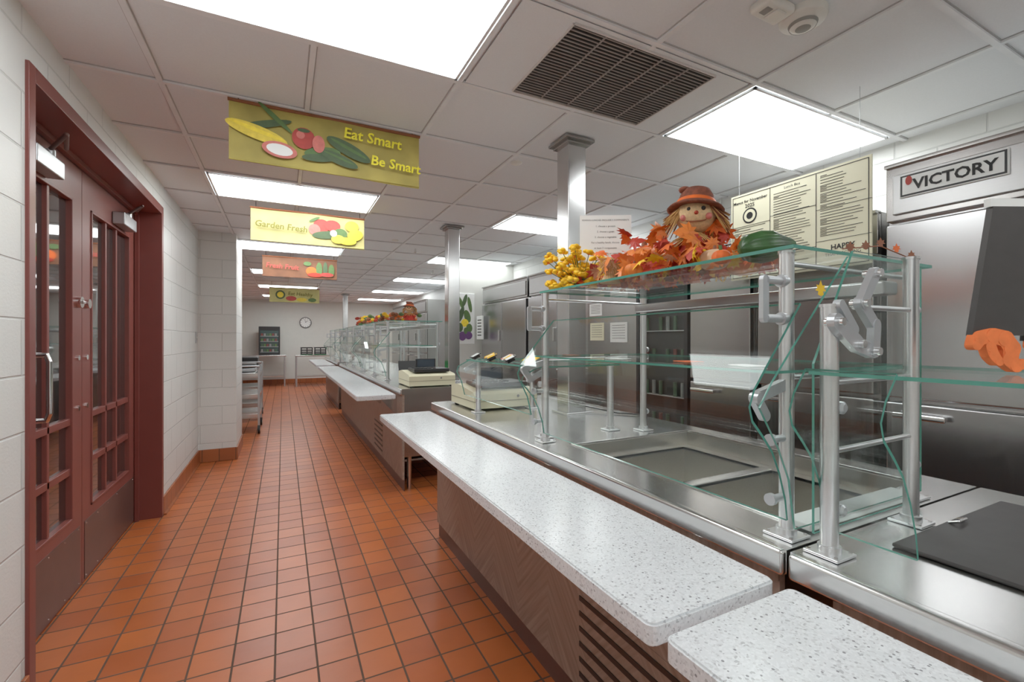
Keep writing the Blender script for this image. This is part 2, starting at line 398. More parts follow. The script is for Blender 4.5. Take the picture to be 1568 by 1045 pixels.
# ---------------------------------------------------------------- banners
def banner(y,x0,x1,z0,z1,mm,items,txt):
    b=B('hanging_banner'); n=24
    vs=[];
    for i in range(n+1):
        u=i/n; x=x0+(x1-x0)*u; yy=y+.004*math.sin(u*9)
        vs+= [(x,yy,z0+.006*math.sin(u*5)),(x,yy,z1-.01)]
    b.add(vs,[[2*i,2*i+2,2*i+3,2*i+1] for i in range(n)],mm,True)
    b.add([(v[0],v[1]+.003,v[2]) for v in vs],[[2*i,2*i+2,2*i+3,2*i+1][::-1] for i in range(n)],mm,True)
    b.cyl((x0-.005,y,z1-.008),(x1+.005,y,z1-.008),.008,brn,n=10)
    b.cyl((x0,y,z0+.004),(x1,y,z0+.004),.005,mm,n=8)
    for x in (x0+.04,x1-.04): b.cyl((x,y,z1-.008),(x,y,CH-.006),.0025,ink,n=6)
    R=(1,0,0);U=(0,0,1); k=0
    for it in items:
        k+=1
        b.ell(it[0],it[1],it[2],(x0,y-.008-.0008*k,z0),R,U,it[3],it[4] if len(it)>4 else 0)
    for t in txt: b.text(t[0],(x0+t[1],y-.026,z0+t[2]),(1,0,-.04),(.12,0,1),t[3],t[4],bold=.0015)
    b.done()
veg1=[((.16,.20),.12,.018,zuc,.3),((.2,.24),.1,.012,leafg,-.7),((.12,.15),.14,.035,corn,-.25),((.12,.16),.13,.010,lemn,-.25),((.33,.16),.055,.055,tom),((.315,.175),.02,.02,radi),((.33,.2),.03,.01,zuc),((.22,.08),.08,.04,radi,-.1),((.22,.08),.06,.028,paper,-.1),
 ((.42,.10),.09,.03,leafg,.2),((.40,.07),.08,.02,zuc,.1),((.55,.14),.12,.035,zuc,-.4),((.55,.146),.1,.009,leafg,-.4),((.5,.08),.1,.028,zuc,-.3),((.5,.088),.08,.006,leafg,-.3),((.4,.14),.03,.045,radi)]
banner(2.585,-.235,.70,2.225,2.525,ygr,veg1,[('Eat Smart',.52,.20,.078,txty),('Be Smart',.66,.08,.074,txty)])
veg2=[((.56,.18),.07,.06,tom),((.5,.14),.05,.05,radi),((.65,.19),.07,.05,tom),((.6,.1),.12,.035,zuc,.1),((.72,.12),.06,.05,leafg),((.82,.2),.06,.05,lemn),((.85,.12),.07,.05,lemn,.3),((.78,.06),.08,.035,lemn),((.7,.07),.06,.04,corn),((.5,.23),.05,.012,leafg,.5),((.66,.12),.03,.03,paper)]
banner(4.47,-.248,.684,2.2,2.49,bcr,veg2,[('Garden Fresh',.03,.12,.074,txtg)])
veg3=[((.6,.1),.07,.06,oran),((.7,.13),.04,.1,leafg),((.78,.13),.03,.11,zuc),((.86,.12),.04,.09,leafg),((.65,.05),.1,.03,redl),((.8,.06),.09,.03,tom),((.55,.2),.05,.03,leafg)]
banner(6.93,-.248,.686,2.2,2.48,borg,veg3,[('Fresh Fruit',.04,.12,.09,tom)])
veg4=[((.2,.15),.09,.09,zuc),((.2,.15),.06,.06,lemn),((.4,.08),.1,.05,tom),((.6,.06),.1,.04,corn),((.8,.06),.08,.04,leafg)]
banner(10.5,-.25,.69,2.12,2.42,bcr,veg4,[('Eat Healthy',.34,.15,.1,txtg)])

# ---------------------------------------------------------------- columns
def column(x,y,zb):
    b=B('steel_column'); r=.062
    b.box(x-r,x+r,y-r,y+r,zb,CH-.02,ssC,.006); b.box(x-.1,x+.1,y-.1,y+.1,CH-.028,CH-.012,ssD,.002)
    b.box(x-.08,x+.08,y-.08,y+.08,CH-.045,CH-.028,ssD,.002)
    if zb>.5: b.box(x-.085,x+.085,y-.085,y+.085,zb,zb+.012,ssC,.002)
    b.done()
column(1.545,2.28,.911); column(1.585,4.55,.911); column(1.45,12.6,0)

# ---------------------------------------------------------------- serving counters
CT=.91; CX0=.925; CX1=1.85
def counter(y0,y1,well=None,far=False,openend=False,vents=()):
    b=B('serving_counter'); T=.05
    def top(a0,a1,c0,c1): b.box(a0,a1,c0,c1,CT-T,CT,ssH)
    if well:
        wx0,wx1,wy0,wy1=1.09,1.74,well[0],well[1]
        top(CX0+.012,wx0,y0,y1); top(wx1,CX1,y0,y1); top(wx0,wx1,y0,wy0); top(wx0,wx1,wy1,y1)
        for (a,c,d,e) in ((wx0-.012,wx0,wy0-.012,wy1+.012),(wx1,wx1+.012,wy0-.012,wy1+.012),(wx0,wx1,wy0-.012,wy0),(wx0,wx1,wy1,wy1+.012)):
            b.box(a,c,d,e,CT,CT+.004,ssH,.0015)
        b.box(wx0-.002,wx0+.004,wy0,wy1,.70,CT-.005,ssW); b.box(wx1-.004,wx1+.002,wy0,wy1,.70,CT-.005,ssW)
        b.box(wx0,wx1,wy0-.002,wy0+.004,.70,CT-.005,ssW); b.box(wx0,wx1,wy1-.004,wy1+.002,.70,CT-.005,ssW)
        wm=(wy0+wy1)/2; zr=CT-.065
        b.box(wx0,wx0+.06,wy0,wy1,zr-.01,zr,ssW); b.box(wx1-.06,wx1,wy0,wy1,zr-.01,zr,ssW)
        b.box(wx0+.06,wx1-.06,wy0,wy0+.035,zr-.01,zr,ssW); b.box(wx0+.06,wx1-.06,wy1-.035,wy1,zr-.01,zr,ssW)
        b.box(wx0+.06,wx1-.06,wm-.022,wm+.022,zr-.012,zr+.006,ssH,.004)
        for (p,q) in ((wy0+.035,wm-.022),(wm+.022,wy1-.035)):
            a,c=wx0+.06,wx1-.06; zf=.69
            b.box(a,c,p,q,zf-.01,zf,ssW)
            b.box(a-.004,a,p,q,zf,zr,ssW); b.box(c,c+.004,p,q,zf,zr,ssW); b.box(a,c,p-.004,p,zf,zr,ssW); b.box(a,c,q,q+.004,zf,zr,ssW)
            b.lathe(((a+c)/2,(p+q)/2,zf),[(.03,.002),(.022,.003),(0,.0005)],ssD,20)
    else: top(CX0+.012,CX1,y0,y1)
    b.box(CX0-.002,CX0+.03,y0+.001,y1-.001,CT-.055,CT+.0005,ssH,.009,seg=3)
    py0=y0+.02; py1=y1-.08
    b.box(.945,.963,py0,py1,.10,CT-.05,woodD)
    b.box(.94,.945,py0,py1,CT-.075,CT-.05,woodS)
    b.box(.957,.965,py0,py1,.0,.10,kickM)
    b.box(1.80,1.815,py0,py1,.10,CT-.05,ssV)
    b.box(.965,1.80,py0+(.6 if openend else 0),py1,.10,.12,ssV)
    for yy in ((py0,py1-.015)): 
        b.box(.963,1.80,yy,yy+.015,.30 if openend else .1,CT-.05,ssH)
    for x in (1.02,1.74):
        for y in (py0+.06,py1-.06): b.cyl((x,y,0),(x,y,.3 if openend else .1),.02,ssC)
    for (a,c) in vents:
        b.box(.9435,.945,a-.015,c+.015,.115,.46,woodD)
        for k in range(6):
            z=.43-k*.054; b.box(.9405,.944,a,c,z-.009,z+.009,blk,.001)
    yy=y0+.25
    while yy<y1-.2:
        b.box(.80,.945,yy-.015,yy+.015,.80,.819,ssH,.002)
        b.extr([(.80,.80),(.945,.80),(.945,.66),(.925,.66)],'y',yy-.004,yy+.004,ssH)
        yy+=.75
    b.done()
counter(.59,3.10,well=(.69,1.58),vents=((.78,1.34),))
counter(-1.2,.582,vents=())
counter(4.02,8.9,openend=True,vents=((4.95,5.4),))
counter(9.3,12.2)
def slide(y0,y1):
    b=B('tray_slide'); pr=[]
    x0,x1,r=.559,.896,.018
    for cx,cy,a in ((x1-r,y1-r,0),(x0+r,y1-r,90),(x0+r,y0+r,180),(x1-r,y0+r,270)):
        for i in range(6): t=math.radians(a+i*18); pr.append((cx+r*math.cos(t),cy+r*math.sin(t)))
    bm=bmesh.new(); vs=[bm.verts.new((p[0],p[1],.82)) for p in pr]; f=bm.faces.new(vs)
    e=bmesh.ops.extrude_face_region(bm,geom=[f]); bmesh.ops.translate(bm,vec=(0,0,.041),verts=[v for v in e['geom'] if isinstance(v,bmesh.types.BMVert)])
    bmesh.ops.recalc_face_normals(bm,faces=bm.faces[:])
    hor=[ed for ed in bm.edges if abs(ed.verts[0].co.z-ed.verts[1].co.z)<1e-5]
    bmesh.ops.bevel(bm,geom=hor,offset=.004,segments=2,affect='EDGES')
    bm.verts.index_update()
    b.add([v.co.copy() for v in bm.verts],[[v.index for v in f.verts] for f in bm.faces],quartzM); bm.free(); b.done()
slide(.585,3.03); slide(-1.2,.558); slide(4.07,8.85); slide(9.35,12.1)

b=B('griddle_cover_mat'); b.box(1.15,1.71,-.15,.50,CT+.001,CT+.010,blkmat,.004)
b.tube([(1.39,.492,CT+.012),(1.392,.475,CT+.019),(1.43,.475,CT+.019),(1.432,.492,CT+.012)],.0035,chrome,8); b.done()
b=B('cutting_board'); b.box(1.06,1.54,.612,.672,CT+.005,CT+.022,polyw,.004); b.done()

# ---------------------------------------------------------------- sneeze guards
def flange(b,x,y,z0):
    b.box(x-.034,x+.034,y-.034,y+.034,z0+.001,z0+.007,alu,.002); b.cyl((x,y,z0+.001),(x,y,z0+.02),.021,alu)
    for dx in (-1,1):
        for dy in (-1,1): b.cyl((x+dx*.026,y+dy*.026,z0+.006),(x+dx*.026,y+dy*.026,z0+.009),.004,chrome,n=8)
def post(b,x,y,z1,r=.0155):
    flange(b,x,y,CT); b.cyl((x,y,CT+.001),(x,y,z1),r,alu); b.cyl((x,y,z1-.004),(x,y,z1+.002),r+.002,alu)
def knob(b,x,y,z,d=1,ax='x'):
    v=Vector((1,0,0)) if ax=='x' else Vector((0,1,0)); p=Vector((x,y,z))
    b.cyl(p,p+v*.010*d,.013,alup); b.cyl(p+v*.010*d,p+v*.014*d,.013,alup,r1=.008)
front=[(1.03,1.43),(.91,1.29),(.872,1.245),(.857,1.21),(.866,1.18),(.90,1.145),(.93,1.11),(.955,1.06),(.975,1.0),(.982,.955)]
def guard_full(y0,y1,decor=True,ends=True):
    b=B('sneeze_guard')
    ys=[y0+.03,y1+.02] if y1-y0<1.6 else [y0+.03,(y0+y1)/2,y1-.03]
    for y in ys:
        post(b,1.008,y,1.546); post(b,1.56,y,1.546)
        b.cyl((1.008,y,1.265),(1.56,y,1.265),.006,alu); b.cyl((1.008,y,1.52),(1.56,y,1.52),.006,alu)
        for z in (1.48,1.396): b.cyl((.935,y,z),(1.0,y,z),.009,alup); b.cyl((.985,y,z),(1.0,y,z),.014,alup)
        b.stad((.93,1.48),(.93,1.396),.010,y-.005,y+.005,alup)
        b.stad((1.0,1.25),(.90,1.225),.012,y-.007,y+.007,alup); b.stad((.90,1.225),(.93,1.185),.012,y-.007,y+.007,alup)
        knob(b,.90,y-.014,1.225,1,'y')
        for z in (1.13,1.0): b.cyl((.965,y,z),(1.008,y,z),.008,alup); knob(b,.948,y,z,1)
        for z in (1.30,1.0): knob(b,1.575,y,z,1)
    b.box(1.47,1.545,y0+.05,y1-.02,1.475,1.512,hdrM,.006)
    b.gslab(.985,1.61,y0,y1+.03,1.548,1.556)
    b.gslab(.925,1.50,y0+.003,y1-.003,1.277,1.283)
    b.sheet(front,.006,y0+.012,y1-.012)
    if ends:
        b.extr([(1.19,1.546),(.91,1.262),(.868,1.21),(.93,1.12),(.965,1.05),(.985,.94),(1.54,.94),(1.54,1.546)],'y',y0-.004,y0+.001,glass,gedge)
    return b.done()
guard_full(.605,1.665)
b=B('sneeze_guard')
post(b,.998,.54,1.42,.0165); post(b,1.345,.545,1.545); post(b,.998,-.6,1.42); post(b,1.345,-.6,1.545)
b.gslab(.95,1.40,-.65,.553,1.279,1.286)
b.cyl((.998,.54,1.12),(1.345,.545,1.12),.006,alu); b.cyl((1.1,.545,1.42),(1.345,.545,1.42),.006,alu); b.cyl((.998,.54,1.262),(1.345,.545,1.262),.006,alu)
y=.53
b.stad((.975,1.385),(1.05,1.34),.017,y-.02,y-.006,alup); b.stad((1.05,1.34),(1.11,1.325),.015,y-.018,y-.004,alup)
b.stad((1.11,1.325),(1.115,1.38),.013,y-.022,y-.008,alup); b.stad((1.115,1.38),(1.065,1.425),.013,y-.02,y-.006,alup)
b.stad((1.065,1.425),(1.115,1.49),.012,y-.022,y-.008,alup); b.stad((1.0,1.42),(1.05,1.37),.010,y-.014,y+.0,alup)
for p in ((.975,1.385),(1.05,1.34),(1.11,1.325),(1.065,1.425),(1.115,1.49)): b.cyl((p[0],y-.03,p[1]),(p[0],y+.004,p[1]),.008,chrome)
for x,z in ((1.02,1.21),(1.02,1.0)): knob(b,x,.535,z,-1,'y')
for z in (1.42,1.25,1.05): knob(b,1.352,.545,z,1)
b.sheet([(p[0]+.03,p[1]) for p in front[1:]],.006,.40,.553)
b.extr([(1.12,1.545),(.975,1.30),(.975,.95),(1.36,.95),(1.36,1.545)],'y',.556,.561,glass,gedge)
b.done()
def guard_low(y0,y1):
    b=B('sneeze_guard')
    for y in (y0+.02,y1-.02):
        post(b,1.05,y,1.22); post(b,1.42,y,1.22)
        b.stad((1.05,1.21),(.97,1.17),.012,y-.007,y+.007,alup); knob(b,1.03,y,1.15,-1)
    b.gslab(.98,1.46,y0,y1,1.223,1.23)
    b.sheet([(1.02,1.236),(.93,1.19),(.92,1.16),(.95,1.10),(.97,1.02)],.006,y0,y1)
    return b.done()
guard_low(1.74,2.56)
b=B('label_cards')
cc=[yell,blk,leafg,blk,polyw,radi,blk,yell]
for i in range(10):
    y=1.78+i*.075; x=1.0+.03*(i%3)
    R=Matrix.Translation((x,y,1.2485))@Matrix.Rotation(-.45,4,'Y')@Matrix.Rotation(random.uniform(-.3,.3),4,'Z')
    b.box(-.03,.03,-.026,.026,.008,.0115,cc[i%8],0,R); b.box(-.022,.022,-.02,.02,.0115,.0125,polyw if i%2 else yell,0,R)
    b.box(-.02,.02,-.02,.02,-.008,.004,blk,.002,R)
b.done()
b=B('label_cards')
for i,(x,y) in enumerate(((1.02,.74),(1.05,.95),(1.0,1.2),(1.1,1.4),(1.05,1.55))):
    R=Matrix.Translation((x,y,1.285))@Matrix.Rotation(random.uniform(-.3,.3),4,'Z')
    b.box(-.025,.025,-.038,.038,.0,.002,(polyw,oran,polyw,blk,brn)[i],0,R)
b.done()
for (a,c) in ((4.95,6.6),(6.75,8.6)): guard_full(a,c,ends=True)
guard_full(9.5,11.6)

# ---------------------------------------------------------------- registers
def register(x,y,s=1):
    b=B('cash_register')
    b.extr([(y,CT+.012),(y+.42,CT+.012),(y+.42,CT+.13),(y+.30,CT+.145),(y+.02,CT+.115),(y,CT+.10)],'x',x,x+.44,beige)
    for a,c in ((x+.03,y+.03),(x+.41,y+.03),(x+.03,y+.39),(x+.41,y+.39)): b.cyl((a,c,CT+.001),(a,c,CT+.014),.015,rubber)
    b.box(x-.002,x+.442,y-.003,y+.42,CT+.055,CT+.058,seamM)
    b.cyl((x+.3,y-.004,CT+.08),(x+.3,y,CT+.08),.009,chrome)
    b.box(x+.06,x+.40,y+.05,y+.30,CT+.132,CT+.165,blk,.006)
    b.box(x+.14,x+.34,y+.30,y+.33,CT+.14,CT+.25,blk,.006)
    b.box(x+.155,x+.325,y+.298,y+.30,CT+.17,CT+.24,scrM)
    for i in range(5):
        for j in range(4): b.box(x+.08+i*.04,x+.11+i*.04,y+.07+j*.045,y+.10+j*.045,CT+.165,CT+.172,ink,.002)
    b.done()
register(1.04,2.58); 
register(1.02,4.10)
b=B('power_cable'); b.tube([(1.49,2.75,CT+.02),(1.52,2.6,CT+.15),(1.63,2.45,CT+.2),(1.66,2.3,CT+.03),(1.75,2.1,CT+.008),(1.84,2.0,CT+.008)],.005,blk,8); b.done()
b=B('green_bin'); b.lathe((1.42,4.85,CT+.001),[(0,0),(.05,0),(.065,.19),(.068,.2),(.06,.2),(.05,.01),(0,.01)],green,24); b.done()
b=B('laptop'); b.box(1.1,1.36,4.60,4.83,CT+.001,CT+.018,blk,.003); b.box(1.1,1.36,-.005,.005,0,.2,blk,.003,Matrix.Translation((0,4.85,CT+.014))@Matrix.Rotation(-.25,4,'X')); b.done()

# ---------------------------------------------------------------- harvest decor
SZ=1.557
def leaves(name,n,box,seed,cols,scale=.05):
    random.seed(seed); b=B(name)
    base=[(0,-.6),(.12,-.2),(.5,-.45),(.42,-.1),(.95,-.05),(.6,.2),(.75,.55),(.38,.42),(.3,.7),(.0,1.05),(-.3,.7),(-.38,.42),(-.75,.55),(-.6,.2),(-.95,-.05),(-.42,-.1),(-.5,-.45),(-.12,-.2)]
    for i in range(n):
        c=Vector([random.uniform(box[k][0],box[k][1]) for k in range(3)]) 
        s=scale*random.uniform(.6,1.15)
        c.z=SZ+s*.5+ (c.z)*random.random()
        R=Matrix.Rotation(random.uniform(0,6.28),3,'Z')@Matrix.Rotation(random.uniform(.5,1.5),3,'X')@Matrix.Rotation(random.uniform(0,6.28),3,'Z')
        vs=[c+R@Vector((x*s,y*s,-.25*s*(x*x+y*y))) for x,y in base]+[c+R@Vector((0,.15*s,.04*s))]
        for v in vs: v.z=max(v.z,SZ+.001)
        k=len(base); b.add(vs,[[j,(j+1)%k,k] for j in range(k)],random.choice(cols))
    return b.done()
leaves('autumn_leaf_garland',190,((1.04,1.42),(.88,1.58),(0,.09)),3,[oran,oran,redl,redl,brn,yell,pump,pump],.046)
leaves('autumn_leaf_garland',90,((1.08,1.40),(1.0,1.46),(0.08,.2)),5,[oran,oran,redl,pump],.048)
b=B('yellow_flower_bunch'); random.seed(4)
for i in range(75):
    c=Vector((random.uniform(1.01,1.2),random.uniform(1.48,1.68),SZ+.0+random.random()**1.3*.14))
    for k in range(6):
        a=k*math.pi/3+random.random(); b.ball(c+Vector((math.cos(a)*.013,math.sin(a)*.013,.012+random.uniform(-.004,.01))),(.012,.012,.008),yell,8,5)
    b.ball(c+Vector((0,0,.012)),(.008,.008,.008),pump,8,5); b.tube([c+Vector((0,0,.012)),Vector((1.12,1.58,SZ+.004))],.0015,leafg,5)
b.done()
def scarecrow(cx,cy,z,s=1,face=-2.3):
    b=B('scarecrow_doll'); R=Matrix.Rotation(face+math.pi/2,3,'Z')
    def W(v): return Vector((cx,cy,z))+R@(Vector(v)*s)
    b.lathe(W((0,0,0)),[(0,0),(.09*s,0),(.085*s,.03*s),(.055*s,.09*s),(.03*s,.13*s),(0,.135*s)],plaid,20)
    for d in (-1,1):
        b.cyl(W((d*.035,0,.11)),W((d*.10,-.03,.06)),.022*s,plaid,.016*s); b.cyl(W((d*.10,-.03,.06)),W((d*.115,-.06,.05)),.014*s,burl,.011*s)
        for k in range(6): b.cyl(W((d*.112,-.055,.05)),W((d*(.12+.01*k%.03),-.09,.035+.006*k)),.002*s,straw,n=5)
    for k in range(60):
        a=random.uniform(0,6.28); b.cyl(W((.02*math.cos(a),.02*math.sin(a),.14)),W((.09*math.cos(a),.09*math.sin(a),.10+random.uniform(-.02,.015))),.0035*s,straw,.001,n=5)
    b.ball(W((0,0,.205)),(.074*s,.066*s,.062*s),burl,24,16)
    for d in (-1,1):
        b.ball(W((d*.024,-.062,.217)),(.008*s,)*3,ink,10,6); b.ball(W((d*.042,-.052,.190)),(.012*s,)*3,radi,10,6)
    b.cyl(W((0,-.060,.203)),W((0,-.084,.198)),.011*s,redl,.001,n=12)
    pts=[W((.036*math.sin(t),-.066+.012*abs(math.sin(t)),.182-.010*math.cos(t))) for t in [-1.2+.3*i for i in range(9)]]
    b.tube(pts,.0025*s,brn,6)
    for k in range(170):
        a=random.uniform(0,6.28); a=a if math.sin(a)>-.72 else random.choice([-.2,math.pi+.2])+random.uniform(-.3,.3)
        p=(.060*math.cos(a),.055*math.sin(a),.235); q=(.115*math.cos(a+.15*random.random()),.09*math.sin(a),.17+random.uniform(-.05,.03))
        b.cyl(W(p),W(q),.0035*s,random.choice([straw,straw,hatM]),.0012,n=5)
    tilt=R@Matrix.Rotation(-.10,3,'X')@Matrix.Rotation(.10,3,'Y')
    b.lathe(W((0,0,.236)),[(0,.0),(.05*s,-.002*s),(.088*s,-.012*s),(.100*s,-.010*s),(.094*s,-.002*s),(.072*s,.010*s),(.064*s,.022*s),(.058*s,.045*s),(.045*s,.066*s),(.022*s,.076*s),(0,.078*s)],hatM,28,tilt)
    b.lathe(W((0,0,.236)),[(.0735*s,.010*s),(.0665*s,.024*s),(.063*s,.026*s)],oran,28,tilt)
    b.ball(W((-.035,.0,.305)),(.028*s,.02*s,.014*s),hatM,12,6)
    b.done()
random.seed(9)
scarecrow(1.25,1.10,SZ+.022,.92,-2.38)
b=B('straw_bundle_doll'); c=Vector((1.08,1.34,SZ+.06)); b.ball(c,(.032,.032,.035),pumpP,16,10); b.lathe((1.08,1.34,SZ),[(0,0.001),(.038,.001),(.02,.035),(0,.04)],burl,16)
for k in range(150):
    a=random.uniform(0,6.28); b.cyl(c+Vector((.006*math.cos(a),.006*math.sin(a),.034)),c+Vector((.048*math.cos(a),.048*math.sin(a),random.uniform(-.055,.03))),.0018,straw,.001,n=5)
b.done()
def pumpkin(x,y,r,m,name='pumpkin',z=0):
    b=B(name); b.ball((x,y,SZ+z+r*.78),(r,r,r*.78/.99),m,40,14,rib=.10,ribn=9)
    b.cyl((x,y,SZ+z+r*1.1),(x+.004,y,SZ+z+r*1.75),r*.16,brn,r*.1,n=8); b.done()
pumpkin(1.17,.96,.045,pumpP); pumpkin(1.36,1.0,.06,pump); pumpkin(1.28,1.38,.105,pump); pumpkin(1.05,1.18,.032,pump)
b=B('green_gourd'); R=Matrix.Rotation(-.35,3,'Z')@Matrix.Rotation(math.radians(84),3,'Y')
b.lathe((1.18,.80,SZ+.047),[(0,-.075),(.02,-.072),(.038,-.055),(.045,-.02),(.042,.015),(.030,.04),(.022,.06),(.016,.075),(.008,.085),(0,.086)],gourd,36,R,.14,9)
b.done()
b=B('small_gourd'); b.ball((1.09,.87,SZ+.022),(.026,.026,.0225),oran,30,12,rib=.1,ribn=8); b.cyl((1.09,.87,SZ+.03),(1.085,.87,SZ+.055),.005,leafg,.004,8); b.done()
b=B('leaf_sticker_garland')
base=[(0,-.6),(.5,-.45),(.42,-.1),(.95,-.05),(.6,.2),(.75,.55),(.3,.5),(0,1.05),(-.3,.5),(-.75,.55),(-.6,.2),(-.95,-.05),(-.42,-.1),(-.5,-.45)]
for i,(x,z,m) in enumerate(((1.20,1.562,brn),(1.27,1.572,brn),(1.34,1.585,brn),(1.42,1.578,oran),(1.5,1.568,brn))):
    b.flat([(p*.024,q*.015) for p,q in base],(x,.603+.001*i,z+.006),(1,0,.1),(0,0,1),m); 
b.tube([(1.17,.604,1.562),(1.34,.606,1.585),(1.52,.606,1.562)],.0015,brn,6)
b.flat([(p*.022,q*.022) for p,q in base],(1.075,.5995,1.46),(1,0,0),(0,0,1),yell)
b.done()
b=B('lunch_component_sign'); d=Vector((.87,-.49,0)); 
o=Vector((1.17,1.66,SZ+.09))
def rect(o,R,U,w,h,m): b.flat([(0,0),(w,0),(w,h),(0,h)],o,R,U,m)
nrm=Vector((-.49,-.87,0))
for off,mm in ((0,paper),(-.003,paper)): rect(o+nrm*off,d,(0,0,1),.225,.25,mm)
b.text('SCHOOL LUNCHES INCLUDE 5 COMPONENTS',o+nrm*.001+d*.1125+Vector((0,0,.225)),d,(0,0,1),.0098,ink,'CENTER')
for k,t in enumerate(('1. choose a protein','2. choose a grain','3. choose a vegetable','For a healthy lunch, choose:','at least 3 components','one must be a fruit or vegetable')):
    b.text(t,o+nrm*.001+d*.1125+Vector((0,0,.198-k*.024)),d,(0,0,1),.011,ink,'CENTER')
b.cyl(o+d*.1125-nrm*.006+Vector((0,0,-.088)),o+d*.1125-nrm*.006+Vector((0,0,.1)),.004,alu,n=8)
b.box(1.22,1.32,1.57,1.65,SZ,SZ+.006,alu,.001)
b.done()

b=B('boot_leg_decoration')
d=Vector((.9,-.43,0)); o=Vector((1.14,.37,1.287)); nn=Vector((-.43,-.9,0))
def slab(pts,m,t=.012,off=0):
    k=len(pts)
    A=[o+d*p+Vector((0,0,q))+nn*off for p,q in pts]; Bv=[v-nn*t for v in A]
    b.add(A+Bv,[list(range(k)),list(range(k,2*k))[::-1]]+[[i,(i+1)%k,k+(i+1)%k,k+i] for i in range(k)],m)
slab([(.0,.07),(.098,.07),(.112,.31),(.04,.31)],blkmat)
slab([(.104,.06),(.22,.06),(.20,.31),(.118,.31)],blk)
slab([(.035,.31),(.2,.31),(.2,.325),(.035,.325)],paper)
def stroke(pts,rs,m):
    for i,((x,z),r) in enumerate(zip(pts,rs)):
        slab([(x+r*math.cos(2*math.pi*k/14),z+r*math.sin(2*math.pi*k/14)) for k in range(14)],m,.016,.006+.0001*i)
        if i+1<len(pts):
            x2,z2=pts[i+1]; r2=rs[i+1]; L=math.hypot(x2-x,z2-z); nx,nz=-(z2-z)/L,(x2-x)/L
            slab([(x+nx*r,z+nz*r),(x-nx*r,z-nz*r),(x2-nx*r2,z2-nz*r2),(x2+nx*r2,z2+nz*r2)],m,.016,.0055)
for dx,sx in ((0,1),(.112,1)):
    stroke([(dx+.004,.052),(dx+.012,.066),(dx+.035,.070),(dx+.058,.064),(dx+.070,.046),(dx+.066,.026),(dx+.078,.014),(dx+.092,.018)],[.009,.013,.014,.015,.016,.015,.012,.009],orangeS)
    stroke([(dx+.030,.050),(dx+.036,.034),(dx+.046,.022)],[.010,.010,.008],orangeS)
b.done()

# ---------------------------------------------------------------- refrigerators along right wall
def fridge(name,y0,y1,xf,zt,nd,m=ssV,header=.25,logo=False,split=1.08,depth=.8):
    b=B(name)
    b.box(xf+.05,min(xf+depth,RW-.01),y0,y1,.12,zt,m)
    b.box(xf+.02,xf+.05,y0,y1,zt-header,zt-.0,ssD,.004)
    b.box(xf+.005,xf+.02,y0+.03,y1-.03,zt-header+.025,zt-.05,hdrM,.004)
    b.box(xf+.0,xf+.05,y0-.0,y1,zt-.012,zt+.004,ssD,.002)
    w=(y1-y0)/nd
    for i in range(nd):
        a=y0+i*w+.008; c=y0+(i+1)*w-.008
        b.box(xf,xf+.05,a,c,split+.01,zt-header-.02,m,.008)
        b.box(xf,xf+.05,a,c,.25,split-.01,m,.008)
        hy=c-.12
        for z0 in (split-.06,):
            b.box(xf-.045,xf-.028,hy-.1,hy+.08,z0-.012,z0+.012,chrome,.005); b.box(xf-.03,xf,hy+.03,hy+.05,z0-.01,z0+.01,chrome,.002); b.box(xf-.03,xf,hy-.09,hy-.07,z0-.01,z0+.01,chrome,.002)
        if i%2: b.box(xf-.03,xf,a+.02,a+.05,split+.25,split+.4,chrome,.004)
    b.box(xf+.02,xf+.05,y0,y1,.12,.24,m)
    for k in range(5): b.box(xf+.015,xf+.021,y0+.05,y1-.05,.135+k*.02,.142+k*.02,ssD)
    for yy in (y0+.08,y1-.08):
        for xx in (xf+.12,min(xf+depth,RW-.01)-.1): b.cyl((xx,yy,.0),(xx,yy,.12),.03,rubber)
    if logo:
        yl=y1-.06
        b.box(xf-.004,xf+.006,yl-.34,yl,zt-.16,zt-.06,paper,.002)
        b.box(xf-.0055,xf-.003,yl-.335,yl-.005,zt-.155,zt-.065,blk); b.box(xf-.0065,xf-.005,yl-.328,yl-.012,zt-.148,zt-.072,paper)
        b.text('VICTORY',(xf-.0075,yl-.05,zt-.132),(0,-1,0),(0,0,1),.062,ink,bold=.0018)
        b.ell((0,0),.012,.02,(xf-.0078,yl-.035,zt-.09),(0,-1,0),(0,0,1),tom)
    b.done()
fridge('reach_in_refrigerator',-.75,1.085,2.43,2.13,2,logo=True)
fridge('warming_cabinet',1.13,1.73,2.46,1.95,1,ssD,header=.2)
fridge('warming_cabinet',1.76,2.22,2.46,1.95,1,ssD,header=.2)
b=B('glass_door_merchandiser')
b.box(2.55,3.25,2.27,2.78,0.05,1.95,blk); b.box(2.50,2.55,2.27,2.30,.05,1.95,blk); b.box(2.50,2.55,2.75,2.78,.05,1.95,blk)
b.box(2.5,2.55,2.3,2.75,1.7,1.95,blk); b.box(2.5,2.55,2.3,2.75,.05,.3,blk)
for k in range(5):
    z=.45+k*.24; b.box(2.515,2.549,2.31,2.74,z,z+.006,alup)
    for j in range(6):
        if (j*3+k)%4: b.cyl((2.532,2.34+j*.07,z+.006),(2.532,2.34+j*.07,z+.11),.014,[can_r,can_g,can_w,can_g][(j+k)%4],n=10)
b.box(2.5,2.504,2.3,2.75,.3,1.7,glass)
for x in (2.56,3.2):
    for yy in (2.32,2.73): b.cyl((x,yy,0),(x,yy,.05),.025,rubber)
b.done()
b=B('wall_partition'); b.box(2.56,3.3,2.84,3.5,0,2.05,ssD); b.done()
b=B('notice_sheet'); 
